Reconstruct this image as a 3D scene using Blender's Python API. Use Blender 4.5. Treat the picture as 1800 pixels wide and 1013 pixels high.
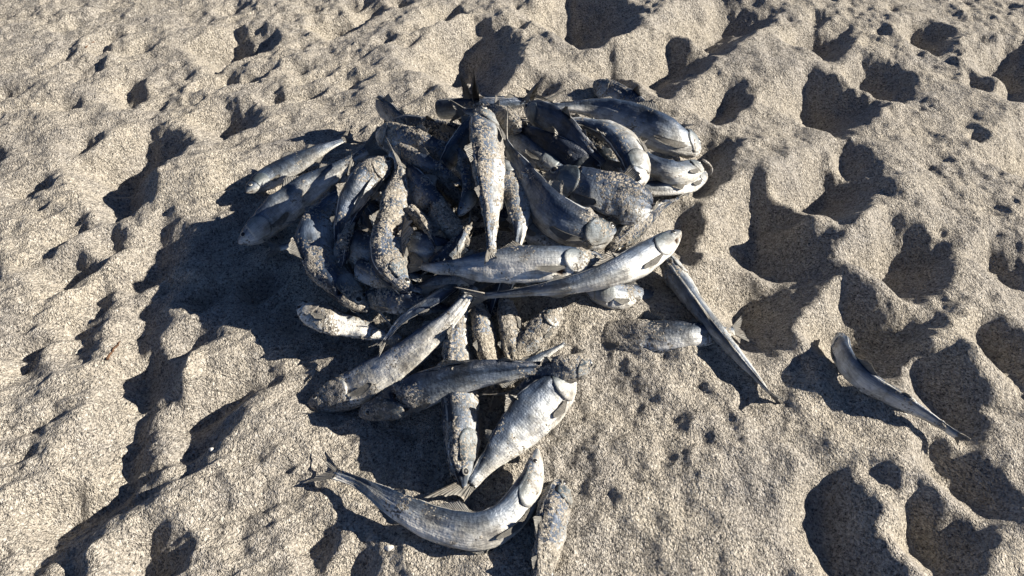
import bpy, math
import numpy as np
from mathutils import Vector, Matrix

for o in list(bpy.data.objects):
    bpy.data.objects.remove(o, do_unlink=True)
scene = bpy.context.scene
COL = scene.collection

# ------------------------------------------------------------------ camera
CAM_H, PITCH, HFOV = 0.75, math.radians(47.0), math.radians(70.0)
W, H = 1800.0, 1013.0
F = (W / 2) / math.tan(HFOV / 2)
cam = bpy.data.cameras.new('camera')
cam.sensor_width = 36.0
cam.lens = 18.0 / math.tan(HFOV / 2)
cam.clip_start, cam.clip_end = 0.01, 500.0
camo = bpy.data.objects.new('camera', cam)
COL.objects.link(camo)
camo.location = (0, 0, CAM_H)
camo.rotation_euler = (math.pi / 2 - PITCH, 0, 0)
scene.camera = camo

# ------------------------------------------------------------------ light
SUN_EL = math.radians(27.0)
SUN_AZ = math.radians(86.0)                 # clockwise from +Y: low, from the right and a little beyond
to_sun = Vector((math.sin(SUN_AZ) * math.cos(SUN_EL), math.cos(SUN_AZ) * math.cos(SUN_EL), math.sin(SUN_EL)))
world = bpy.data.worlds.new('World')
scene.world = world
world.use_nodes = True
wn = world.node_tree
wn.nodes.clear()
sky = wn.nodes.new('ShaderNodeTexSky')
sky.sky_type = 'NISHITA'
sky.sun_disc = False
sky.sun_elevation = SUN_EL
sky.sun_rotation = SUN_AZ
sky.altitude = 1000.0
sky.air_density = 0.4                      # clear, deep winter sky
sky.dust_density = 0.2
sky.ozone_density = 2.5
bg = wn.nodes.new('ShaderNodeBackground')
bg.inputs['Strength'].default_value = 0.06
wo = wn.nodes.new('ShaderNodeOutputWorld')
wn.links.new(sky.outputs[0], bg.inputs[0])
wn.links.new(bg.outputs[0], wo.inputs[0])
sl = bpy.data.lights.new('sun', 'SUN')
sl.energy = 5.0
sl.angle = math.radians(0.5)
sl.color = (1.0, 0.91, 0.77)
so = bpy.data.objects.new('sun', sl)
COL.objects.link(so)
so.rotation_euler = to_sun.to_track_quat('Z', 'Y').to_euler()
so.location = to_sun * 5
scene.view_settings.view_transform = 'Standard'
scene.view_settings.look = 'None'
scene.view_settings.exposure = 1.12
scene.view_settings.gamma = 1.0
scene.view_settings.use_curve_mapping = False

# ------------------------------------------------------------------ helpers
FWD = np.array([0, math.cos(PITCH), -math.sin(PITCH)])
UPV = np.array([0, math.sin(PITCH), math.cos(PITCH)])


def ray(px, py):
    return np.array([1.0, 0, 0]) * ((px - W / 2) / F) + UPV * (-(py - H / 2) / F) + FWD


def at(px, py, z=0.0):
    d = ray(px, py)
    t = (z - CAM_H) / d[2]
    return np.array([0, 0, CAM_H]) + d * t


def hash2(ix, iy, seed):
    h = (ix.astype(np.int64) * 374761393 + iy.astype(np.int64) * 668265263 + seed * 1442695041) & 0x7fffffff
    h = ((h ^ (h >> 13)) * 1274126177) & 0x7fffffff
    h = (h ^ (h >> 16)) & 0x7fffffff
    return h / float(0x7fffffff)


def pnoise(x, y, seed=0):
    ix, iy = np.floor(x), np.floor(y)
    fx, fy = x - ix, y - iy
    u, v = fx * fx * fx * (fx * (fx * 6 - 15) + 10), fy * fy * fy * (fy * (fy * 6 - 15) + 10)
    out = 0
    for dx in (0, 1):
        for dy in (0, 1):
            a = hash2(ix + dx, iy + dy, seed) * 2 * np.pi
            g = np.cos(a) * (fx - dx) + np.sin(a) * (fy - dy)
            out = out + g * (u if dx else 1 - u) * (v if dy else 1 - v)
    return out * 1.5


def fbm(x, y, seed=0, octv=4, gain=0.5):
    s, a = 0, 1.0
    for k in range(octv):
        s = s + a * pnoise(x * 2 ** k + 17.3 * k, y * 2 ** k - 9.1 * k, seed + k * 31)
        a *= gain
    return s


def vnoise3(p, seed=0):
    i = np.floor(p)
    f = p - i
    f = f * f * (3 - 2 * f)
    out = 0
    for dx in (0, 1):
        for dy in (0, 1):
            for dz in (0, 1):
                hh = hash2(i[:, 0] + dx + (i[:, 2] + dz) * 57, i[:, 1] + dy + (i[:, 2] + dz) * 131, seed)
                w = (f[:, 0] if dx else 1 - f[:, 0]) * (f[:, 1] if dy else 1 - f[:, 1]) * (f[:, 2] if dz else 1 - f[:, 2])
                out = out + hh * w
    return out * 2 - 1


def smooth(e0, e1, x):
    t = np.clip((x - e0) / (e1 - e0), 0, 1)
    return t * t * (3 - 2 * t)


def blur(a, sigma):
    r = int(max(1, round(sigma * 3)))
    k = np.exp(-0.5 * (np.arange(-r, r + 1) / sigma) ** 2)
    k /= k.sum()
    b = np.pad(a, ((r, r), (0, 0)), mode='edge')
    a = sum(k[i] * b[i:i + a.shape[0]] for i in range(2 * r + 1))
    b = np.pad(a, ((0, 0), (r, r)), mode='edge')
    return sum(k[i] * b[:, i:i + a.shape[1]] for i in range(2 * r + 1))


# ------------------------------------------------------------------ terrain
# hollows left by feet in the sand: outlines trace the shadows in them, laid on the ground plane
HOLLOWS = [
    [(202, 275), (250, 245), (335, 245), (305, 290), (270, 320), (280, 350), (245, 370), (235, 405), (215, 360)],
    [(380, 205), (425, 195), (455, 180), (450, 215), (400, 232)],
    [(208, 150), (250, 115), (245, 165), (225, 185), (212, 160)],
    [(388, 78), (440, 55), (430, 75), (400, 83)],
    [(445, 70), (485, 50), (488, 75), (460, 90)],
    [(595, 50), (650, 15), (690, 0), (660, 30), (600, 55)],
    [(755, 42), (800, 5), (812, 20), (785, 45)],
    [(712, 90), (755, 55), (745, 80), (720, 95)],
    [(800, 110), (830, 60), (890, 50), (920, 90), (905, 155), (855, 165), (840, 120)],
    [(345, 150), (420, 115), (410, 130), (360, 150)],
    [(95, 440), (130, 395), (135, 415), (100, 440)],
    [(185, 450), (188, 410), (215, 405), (238, 408), (222, 435)],
    [(225, 490), (258, 460), (265, 430), (275, 400), (330, 400), (322, 435), (310, 472), (262, 502)],
    [(32, 640), (40, 615), (70, 595), (115, 578), (148, 545), (165, 500), (200, 482), (222, 500), (218, 530), (195, 540), (175, 590), (150, 620), (140, 640), (118, 632), (120, 605), (150, 562), (140, 567), (100, 588), (70, 615), (48, 655)],
    [(250, 510), (290, 495), (287, 560), (272, 610), (245, 630), (210, 645), (232, 620), (232, 560)],
    [(95, 905), (150, 880), (190, 850), (215, 770), (240, 715), (242, 640), (255, 630), (316, 625), (314, 670), (310, 725), (305, 800), (285, 865), (210, 905), (140, 935)],
    [(328, 775), (332, 725), (375, 702), (440, 657), (482, 640), (475, 668), (440, 708), (395, 768), (370, 800), (325, 835)],
    [(300, 625), (340, 590), (385, 575), (370, 600), (330, 615)],
    [(250, 960), (275, 945), (330, 955), (320, 1000), (290, 1013), (245, 1013)],
    [(0, 970), (30, 930), (70, 910), (30, 960), (0, 1000)],
    [(125, 945), (155, 945), (145, 1013), (115, 1013)],
    [(550, 940), (590, 920), (570, 990), (545, 985)],
    [(620, 960), (640, 950), (650, 1000), (610, 1013)],
    [(1000, 20), (1040, 5), (1110, 15), (1125, 30), (1110, 65), (1060, 62), (1020, 45)],
    [(1235, 65), (1265, 30), (1330, 2), (1372, 25), (1350, 50), (1290, 72)],
    [(1150, 115), (1180, 95), (1280, 75), (1280, 90), (1250, 115), (1210, 135), (1165, 128)],
    [(1075, 120), (1110, 110), (1145, 120), (1130, 150), (1090, 150)],
    [(1245, 195), (1300, 145), (1320, 160), (1310, 185), (1275, 202)],
    [(1435, 165), (1460, 150), (1530, 160), (1555, 185), (1530, 195), (1480, 185), (1445, 180)],
    [(1525, 130), (1560, 110), (1610, 145), (1605, 162), (1570, 165)],
    [(1430, 75), (1490, 45), (1500, 80), (1470, 90)],
    [(1425, 30), (1455, 30), (1445, 55)],
    [(1620, 60), (1670, 55), (1670, 80), (1640, 92)],
    [(1762, 105), (1800, 65), (1840, 120), (1800, 185), (1775, 170), (1790, 140)],
    [(1700, 130), (1750, 150), (1745, 165), (1710, 140)],
    [(1490, 245), (1520, 265), (1565, 325), (1555, 340), (1480, 345), (1432, 345), (1490, 300), (1480, 260)],
    [(1437, 260), (1465, 275), (1480, 300), (1455, 290)],
    [(1328, 430), (1340, 365), (1400, 350), (1450, 375), (1470, 440), (1480, 480), (1400, 480), (1370, 470), (1345, 460)],
    [(1310, 515), (1370, 485), (1460, 485), (1440, 530), (1350, 560), (1390, 610), (1330, 600), (1300, 590), (1320, 540)],
    [(1560, 460), (1620, 412), (1680, 435), (1670, 465), (1600, 480)],
    [(1755, 445), (1800, 425), (1830, 450), (1800, 490), (1780, 485)],
    [(1190, 405), (1215, 365), (1255, 390), (1262, 420), (1215, 448), (1190, 440)],
    [(1240, 258), (1300, 245), (1268, 315), (1245, 355), (1220, 345)],
    [(1500, 585), (1590, 570), (1655, 550), (1640, 585), (1605, 600), (1610, 640), (1580, 650), (1540, 620)],
    [(1620, 655), (1650, 630), (1700, 670), (1735, 720), (1725, 770), (1695, 755), (1650, 690)],
    [(1735, 595), (1800, 590), (1830, 640), (1800, 670), (1770, 640)],
    [(1445, 870), (1482, 805), (1500, 850), (1560, 960), (1545, 1013), (1480, 1013), (1455, 930)],
    [(1530, 840), (1560, 830), (1595, 890), (1575, 900)],
    [(1650, 790), (1720, 810), (1780, 860), (1790, 900), (1740, 880), (1660, 830)],
    [(1625, 935), (1655, 895), (1740, 930), (1705, 960), (1690, 1013), (1645, 1013)],
]
# swells of sand (px, py, radius along x, radius along y in m, height m)
SWELLS = [
    (820, 370, 0.27, 0.22, 0.020),
    (1015, 568, 0.12, 0.075, 0.032), (1420, 690, 0.05, 0.05, 0.008), (1180, 620, 0.05, 0.05, 0.012),
    (430, 600, 0.06, 0.05, 0.015), (345, 320, 0.06, 0.06, 0.02),
    (1350, 300, 0.09, 0.08, 0.018), (1570, 330, 0.06, 0.07, 0.018), (1480, 410, 0.06, 0.06, 0.015),
    (920, 140, 0.05, 0.06, 0.02), (1330, 110, 0.06, 0.08, 0.015), (940, 60, 0.08, 0.08, 0.012),
    (1700, 640, 0.06, 0.05, 0.012), (1520, 900, 0.04, 0.06, 0.012), (1640, 860, 0.05, 0.05, 0.012),
    (490, 760, 0.06, 0.06, 0.014),
    (1622, 617, 0.012, 0.014, 0.014), (338, 668, 0.010, 0.03, 0.022), (285, 335, 0.03, 0.03, 0.014), (1412, 412, 0.022, 0.018, 0.03),
]
RX0, RX1, RY0, RY1, RS = -1.9, 1.9, -0.25, 2.5, 0.003
rx = np.arange(RX0, RX1, RS)
ry = np.arange(RY0, RY1, RS)
GX, GY = np.meshgrid(rx, ry)


def raster(poly):
    m = np.zeros(GX.shape, bool)
    P = np.array(poly)
    x0, y0, x1, y1 = P[:, 0].min(), P[:, 1].min(), P[:, 0].max(), P[:, 1].max()
    i0, i1 = max(0, int((x0 - RX0) / RS) - 1), int((x1 - RX0) / RS) + 2
    j0, j1 = max(0, int((y0 - RY0) / RS) - 1), int((y1 - RY0) / RS) + 2
    gx, gy = GX[j0:j1, i0:i1], GY[j0:j1, i0:i1]
    gx = gx + 0.008 * pnoise(gx * 25, gy * 25, 5) + 0.004 * pnoise(gx * 70, gy * 70, 6)
    gy = gy + 0.008 * pnoise(gx * 25 + 40, gy * 25, 7) + 0.004 * pnoise(gx * 70, gy * 70 + 9, 8)
    c = np.zeros(gx.shape, bool)
    n = len(P)
    for a in range(n):
        xa, ya = P[a]
        xb, yb = P[(a + 1) % n]
        cond = ((ya > gy) != (yb > gy)) & (gx < (xb - xa) * (gy - ya) / (yb - ya + 1e-12) + xa)
        c ^= cond
    m[j0:j1, i0:i1] = c
    return m


def build_raster():
    # shadow outlines as seen, so that a hollow's floor (which lies lower) still shows where the photo has it
    vv, uu = np.meshgrid(np.arange(-40, 1060, 1.0), np.arange(-40, 1860, 1.0), indexing='ij')
    seen = np.zeros(uu.shape, bool)
    for poly in HOLLOWS:
        c = np.zeros(uu.shape, bool)
        P = np.array(poly, float)
        a0, a1, b0, b1 = int(P[:, 0].min()) + 38, int(P[:, 0].max()) + 43, int(P[:, 1].min()) + 38, int(P[:, 1].max()) + 43
        us = uu[b0:b1, a0:a1] + 4 * pnoise(uu[b0:b1, a0:a1] / 28, vv[b0:b1, a0:a1] / 28, 3) + 2 * pnoise(uu[b0:b1, a0:a1] / 9, vv[b0:b1, a0:a1] / 9, 4)
        vs = vv[b0:b1, a0:a1] + 3 * pnoise(uu[b0:b1, a0:a1] / 28 + 50, vv[b0:b1, a0:a1] / 28, 5)
        q = np.zeros(us.shape, bool)
        for k in range(len(P)):
            xa, ya = P[k]
            xb, yb = P[(k + 1) % len(P)]
            q ^= ((ya > vs) != (yb > vs)) & (us < (xb - xa) * (vs - ya) / (yb - ya + 1e-9) + xa)
        seen[b0:b1, a0:a1] |= q

    def project(hh):
        dz = hh - CAM_H
        zc = GY * FWD[1] + dz * FWD[2]
        zc = np.where(zc < 0.05, 1e9, zc)
        u = GX / zc * F + W / 2
        v = -(GY * UPV[1] + dz * UPV[2]) / zc * F + H / 2
        ok = (u > -39) & (u < 1858) & (v > -39) & (v < 1058)
        iu, iv = np.clip((u + 40).astype(int), 0, 1899), np.clip((v + 40).astype(int), 0, 1099)
        return seen[iv, iu] & ok
    extra = np.zeros(GX.shape, bool)
    # the same sort of trampling goes on outside the frame
    rng = np.random.RandomState(11)
    for k in range(150):
        x, y = rng.uniform(RX0 + .1, RX1 - .1), rng.uniform(RY0 + .1, RY1 - .1)
        d = np.array([x, y, 0]) - np.array([0, 0, CAM_H])
        zc = d @ FWD
        u, v = d[0] / zc * F + W / 2, -(d @ UPV) / zc * F + H / 2
        if -30 < u < W + 40 and -25 < v < H + 30:
            continue
        a, r1, r2 = rng.uniform(0, 6.28), rng.uniform(.03, .08), rng.uniform(.02, .04)
        t = np.linspace(0, 2 * np.pi, 12)[:-1]
        ex, ey = r1 * np.cos(t), r2 * np.sin(t)
        extra |= raster(np.stack([x + ex * math.cos(a) - ey * math.sin(a), y + ex * math.sin(a) + ey * math.cos(a)], 1))
    # wind-combed scratches up the slope on the left, scuffs and pits elsewhere
    rng = np.random.RandomState(5)
    for k in range(95):
        px, py = (rng.uniform(-60, 520), rng.uniform(0, 520)) if k < 60 else (rng.uniform(380, 980), rng.uniform(0, 170))
        c = at(px, py)
        if 190 < px < 480 and 220 < py < 420 and k < 60:
            continue
        a = rng.normal(0.55, 0.14)
        r1, r2 = rng.uniform(.014, .05), rng.uniform(.003, .007)
        t = np.linspace(0, 2 * np.pi, 12)[:-1]
        ex, ey = r1 * np.cos(t), r2 * np.sin(t) * (1 + .5 * np.cos(t))
        extra |= raster(np.stack([c[0] + ex * math.cos(a) - ey * math.sin(a), c[1] + ex * math.sin(a) + ey * math.cos(a)], 1))
    for k in range(26):
        px, py = (rng.uniform(1380, 1850), rng.uniform(0, 470)) if k < 26 else (rng.uniform(1050, 1800), rng.uniform(640, 1010))
        c = at(px, py)
        a, r1 = rng.uniform(0, 3.1), rng.uniform(.005, .012)
        r2 = r1 * rng.uniform(.4, .8)
        t = np.linspace(0, 2 * np.pi, 10)[:-1]
        ex, ey = r1 * np.cos(t), r2 * np.sin(t)
        extra |= raster(np.stack([c[0] + ex * math.cos(a) - ey * math.sin(a), c[1] + ex * math.sin(a) + ey * math.cos(a)], 1))
    s = np.array([math.sin(SUN_AZ), math.cos(SUN_AZ)])
    step = RS * 2
    lumps = 0
    for px, py, ra, rb, hh in SWELLS:
        c0 = at(px, py)
        lumps = lumps + hh * np.exp(-((GX - c0[0]) / ra) ** 2 - ((GY - c0[1]) / rb) ** 2)
    h = lumps
    tr = math.tan(math.radians(39)) * RS
    tl = math.tan(math.radians(36)) * RS        # sun-facing side, shaped gentler so it catches more light
    for rnd in range(1):
        mask = project(np.zeros(GX.shape)) | extra
        d = np.zeros(GX.shape)
        alive = mask.copy()
        ny, nx = mask.shape
        for k in range(1, 50):
            dx, dy = int(round(s[0] * step * k / RS)), max(0, int(round(s[1] * step * k / RS)))
            sh = np.zeros_like(mask)
            sh[:ny - dy, :nx - dx] = mask[dy:, dx:]
            alive &= sh
            d += alive * step
        g = -1.0 * mask * np.minimum(0.009 + d * math.tan(SUN_EL) * 1.3, 0.12)  # depth follows the sun's height so shade fills each outline
        # loose sand slides in: no slope steeper than its angle of repose
        for k in range(60):
            for ax, sg, w in ((0, 1, tr), (0, -1, tr * .8), (1, 1, tr), (1, -1, tl)):
                g = np.minimum(g, np.roll(g, sg, axis=ax) + w)
        # the pushed-out sand forms low rims
        g = g + 0.35 * np.clip(blur(np.maximum(-g, 0), 9) + g * 0.6, 0, 0.03)
        g = blur(g, 2.0)
        g = g - 0.7 * blur(g, 26)
        h = g + lumps if rnd == 0 else 0.5 * (h + g + lumps)
    return h


HR = build_raster()


def sampleR(x, y):
    fx = np.clip((x - RX0) / RS, 0, len(rx) - 1.001)
    fy = np.clip((y - RY0) / RS, 0, len(ry) - 1.001)
    ix, iy = fx.astype(int), fy.astype(int)
    tx, ty = fx - ix, fy - iy
    h = (HR[iy, ix] * (1 - tx) + HR[iy, ix + 1] * tx) * (1 - ty) + (HR[iy + 1, ix] * (1 - tx) + HR[iy + 1, ix + 1] * tx) * ty
    ex = np.minimum(np.minimum(x - RX0, RX1 - x), np.minimum(y - RY0, RY1 - y))
    return h * smooth(0.0, 0.25, ex)


PC = at(820, 380)


def terrain(x, y, fine=True):
    h = sampleR(x, y)
    near = smooth(6, 2.0, np.hypot(x, y - 0.9))
    pile = np.exp(-(((x - PC[0]) / 0.32) ** 2 + ((y - PC[1]) / 0.26) ** 2))
    calm = 1 - 0.7 * pile
    h = h + 0.012 * fbm(x * 2.3, y * 2.3, 3, 3) * calm
    far = smooth(3, 12, np.hypot(x, y))
    h = h + far * 0.25 * fbm(x * 0.12, y * 0.12, 77, 3)
    if not fine:
        return h
    # hummocks, scuffed clods, wind-combed streaks on the left, grains
    n1 = fbm(x * 13, y * 13, 21, 3)
    h = h + near * calm * 0.0080 * n1
    ca, sa = 0.85, 0.52
    xa, ya = x * ca + y * sa, -x * sa + y * ca
    st = pnoise(xa * 7, ya * 34, 41) + 0.5 * pnoise(xa * 15, ya * 60, 43)
    left = smooth(0.0, -0.5, x - 0.12)
    h = h + near * left * 0.0050 * np.abs(st) * -1.6
    rip = pnoise(x * 19 + 0.8 * pnoise(x * 6, y * 6, 81) + y * 5, y * 7, 83) + 0.5 * pnoise(x * 40, y * 22, 85)
    h = h + near * 0.0060 * rip * smooth(0.05, 0.25, x) * smooth(0.75, 0.55, y)
    clod = fbm(x * 42, y * 42, 51, 2)
    rough = smooth(-0.2, 0.5, fbm(x * 3.1, y * 3.1, 61, 2))
    h = h + near * calm * (0.0015 + 0.0019 * rough) * clod
    h = h + near * 0.0006 * pnoise(x * 160, y * 160, 71)
    return h


def mats_tree(name):
    m = bpy.data.materials.new(name)
    m.use_nodes = True
    nt = m.node_tree
    nt.nodes.clear()
    return m, nt


def N(nt, t, **kw):
    n = nt.nodes.new(t)
    for k, v in kw.items():
        if k.startswith('i_'):
            key = k[2:]
            key = int(key) if key.isdigit() else key.replace('_', ' ')
            n.inputs[key].default_value = v
        else:
            setattr(n, k, v)
    return n


def ramp(nt, stops, interp='LINEAR'):
    r = nt.nodes.new('ShaderNodeValToRGB')
    r.color_ramp.interpolation = interp
    e = r.color_ramp.elements
    while len(e) < len(stops):
        e.new(0.5)
    for el, (p, c) in zip(e, stops):
        el.position = p
        el.color = (c[0], c[1], c[2], 1) if len(c) == 3 else c
    return r


def math_n(nt, op, a, b=None, clamp=False):
    n = nt.nodes.new('ShaderNodeMath')
    n.operation = op
    n.use_clamp = clamp
    for k, v in ((0, a), (1, b)):
        if v is None:
            continue
        if hasattr(v, 'is_output'):
            nt.links.new(v, n.inputs[k])
        else:
            n.inputs[k].default_value = v
    return n.outputs[0]


def mixc(nt, fac, a, b, mode='MIX'):
    n = nt.nodes.new('ShaderNodeMix')
    n.data_type = 'RGBA'
    n.blend_type = mode
    for s, v in ((n.inputs[0], fac), (n.inputs[6], a), (n.inputs[7], b)):
        if hasattr(v, 'is_output'):
            nt.links.new(v, s)
        else:
            s.default_value = v if not isinstance(v, tuple) or len(v) == 4 else (*v, 1)
    return n.outputs[2]


def sand_nodes(nt, coord, dark=1.0):
    """grain colours and grain height of coarse beach sand"""
    L = nt.links
    v1 = N(nt, 'ShaderNodeTexVoronoi', i_Scale=360.0)
    v2 = N(nt, 'ShaderNodeTexVoronoi', i_Scale=640.0)
    n3 = N(nt, 'ShaderNodeTexNoise', i_Scale=9.0, i_Detail=5.0, i_Roughness=0.6)
    for v in (v1, v2, n3):
        L.new(coord, v.inputs['Vector'])
    sep1 = N(nt, 'ShaderNodeSeparateColor')
    L.new(v1.outputs['Color'], sep1.inputs[0])
    sep2 = N(nt, 'ShaderNodeSeparateColor')
    L.new(v2.outputs['Color'], sep2.inputs[0])
    d = dark
    tones = [(0.0, (.05, .05, .052)), (0.13, (.13, .126, .122)), (0.24, (.29, .273, .248)), (0.55, (.42, .393, .350)), (0.8, (.51, .48, .43)), (1.0, (.68, .66, .62))]
    stops = [(p_, tuple(v * d for v in c_)) for p_, c_ in tones]
    r1 = ramp(nt, stops)
    L.new(sep1.outputs[0], r1.inputs[0])
    r2 = ramp(nt, stops)
    L.new(sep2.outputs[1], r2.inputs[0])
    col = mixc(nt, 0.5, r1.outputs[0], r2.outputs[0])
    rn = ramp(nt, [(0.3, (.80, .80, .82)), (0.7, (1.06, 1.03, .97))])
    L.new(n3.outputs[0], rn.inputs[0])
    col = mixc(nt, 1.0, col, rn.outputs[0], 'MULTIPLY')
    g1 = N(nt, 'ShaderNodeTexNoise', i_Scale=330.0, i_Detail=2.0, i_Roughness=0.7)
    g2 = N(nt, 'ShaderNodeTexNoise', i_Scale=75.0, i_Detail=3.0, i_Roughness=0.6)
    for v in (g1, g2):
        L.new(coord, v.inputs['Vector'])
    hgt = math_n(nt, 'ADD', math_n(nt, 'MULTIPLY', g1.outputs[0], 1.6), math_n(nt, 'MULTIPLY', g2.outputs[0], 1.3))
    hgt = math_n(nt, 'ADD', hgt, math_n(nt, 'MULTIPLY', v2.outputs['Distance'], -0.25))
    return col, hgt


def sand_material():
    m, nt = mats_tree('sand')
    geo = N(nt, 'ShaderNodeNewGeometry')
    col, hgt = sand_nodes(nt, geo.outputs['Position'])
    b = N(nt, 'ShaderNodeBump', i_Strength=1.0, i_Distance=0.0042)
    nt.links.new(hgt, b.inputs['Height'])
    p = N(nt, 'ShaderNodeBsdfPrincipled', i_Roughness=0.95)
    p.inputs['Specular IOR Level'].default_value = 0.15
    o = N(nt, 'ShaderNodeOutputMaterial')
    nt.links.new(col, p.inputs['Base Color'])
    nt.links.new(b.outputs[0], p.inputs['Normal'])
    nt.links.new(p.outputs[0], o.inputs[0])
    return m


def new_mesh(name, verts, faces, mat, parent=None, smooth_on=True, uv=None, attrs=None):
    me = bpy.data.meshes.new(name)
    verts = np.asarray(verts, dtype=np.float32)
    if isinstance(faces, np.ndarray):
        nf, k = faces.shape
        me.vertices.add(len(verts))
        me.vertices.foreach_set('co', verts.ravel())
        me.loops.add(nf * k)
        me.loops.foreach_set('vertex_index', faces.ravel().astype(np.int32))
        me.polygons.add(nf)
        me.polygons.foreach_set('loop_start', np.arange(0, nf * k, k, dtype=np.int32))
        me.update(calc_edges=True)
    else:
        me.from_pydata(verts.tolist(), [], faces)
        me.update()
    if smooth_on:
        me.polygons.foreach_set('use_smooth', np.ones(len(me.polygons), bool))
    if uv is not None:
        ul = me.uv_layers.new(name='UVMap')
        vi = np.empty(len(me.loops), np.int32)
        me.loops.foreach_get('vertex_index', vi)
        ul.data.foreach_set('uv', np.asarray(uv, np.float32)[vi].ravel())
    for k, v in (attrs or {}).items():
        a = me.attributes.new(k, 'FLOAT', 'POINT')
        a.data.foreach_set('value', np.asarray(v, np.float32))
    me.materials.append(mat)
    ob = bpy.data.objects.new(name, me)
    COL.objects.link(ob)
    if parent:
        ob.parent = parent
    return ob


def growing(a0, a1, step, limit, rate=1.22):
    """dense between a0 and a1, then ever wider out to the horizon"""
    mid = [a0]
    while mid[-1] < a1:
        mid.append(mid[-1] + (step(mid[-1]) if callable(step) else step))
    lo, s = [], mid[1] - mid[0]
    x = a0
    while x > -limit:
        s *= rate
        x -= s
        lo.append(x)
    hi, s = [], mid[-1] - mid[-2]
    x = mid[-1]
    while x < limit:
        s *= rate
        x += s
        hi.append(x)
    return np.array(lo[::-1] + mid + hi)


SAND = sand_material()


def build_ground():
    xs = growing(-1.32, 1.32, 0.0024, 150, 1.18)
    ys = growing(0.16, 1.78, lambda y: 0.0016 + 0.0016 * max(0, y - 0.3), 150, 1.18)
    X, Y = np.meshgrid(xs, ys)
    Z = terrain(X.ravel(), Y.ravel())
    nx, ny = len(xs), len(ys)
    idx = np.arange(nx * ny).reshape(ny, nx)
    f = np.stack([idx[:-1, :-1], idx[:-1, 1:], idx[1:, 1:], idx[1:, :-1]], -1).reshape(-1, 4)
    ob = new_mesh('ground', np.stack([X.ravel(), Y.ravel(), Z], 1), f, SAND)
    ob['kind'] = 'structure'
    ob['label'] = 'trampled coarse beach sand full of footprints'
    return ob


build_ground()


# ------------------------------------------------------------------ fish materials
def uv_split(nt):
    uv = N(nt, 'ShaderNodeUVMap', uv_map='UVMap')
    s = N(nt, 'ShaderNodeSeparateXYZ')
    nt.links.new(uv.outputs[0], s.inputs[0])
    return uv, s


def attr(nt, name, typ='GEOMETRY'):
    a = N(nt, 'ShaderNodeAttribute', attribute_name=name, attribute_type=typ)
    return a.outputs['Fac']


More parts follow.
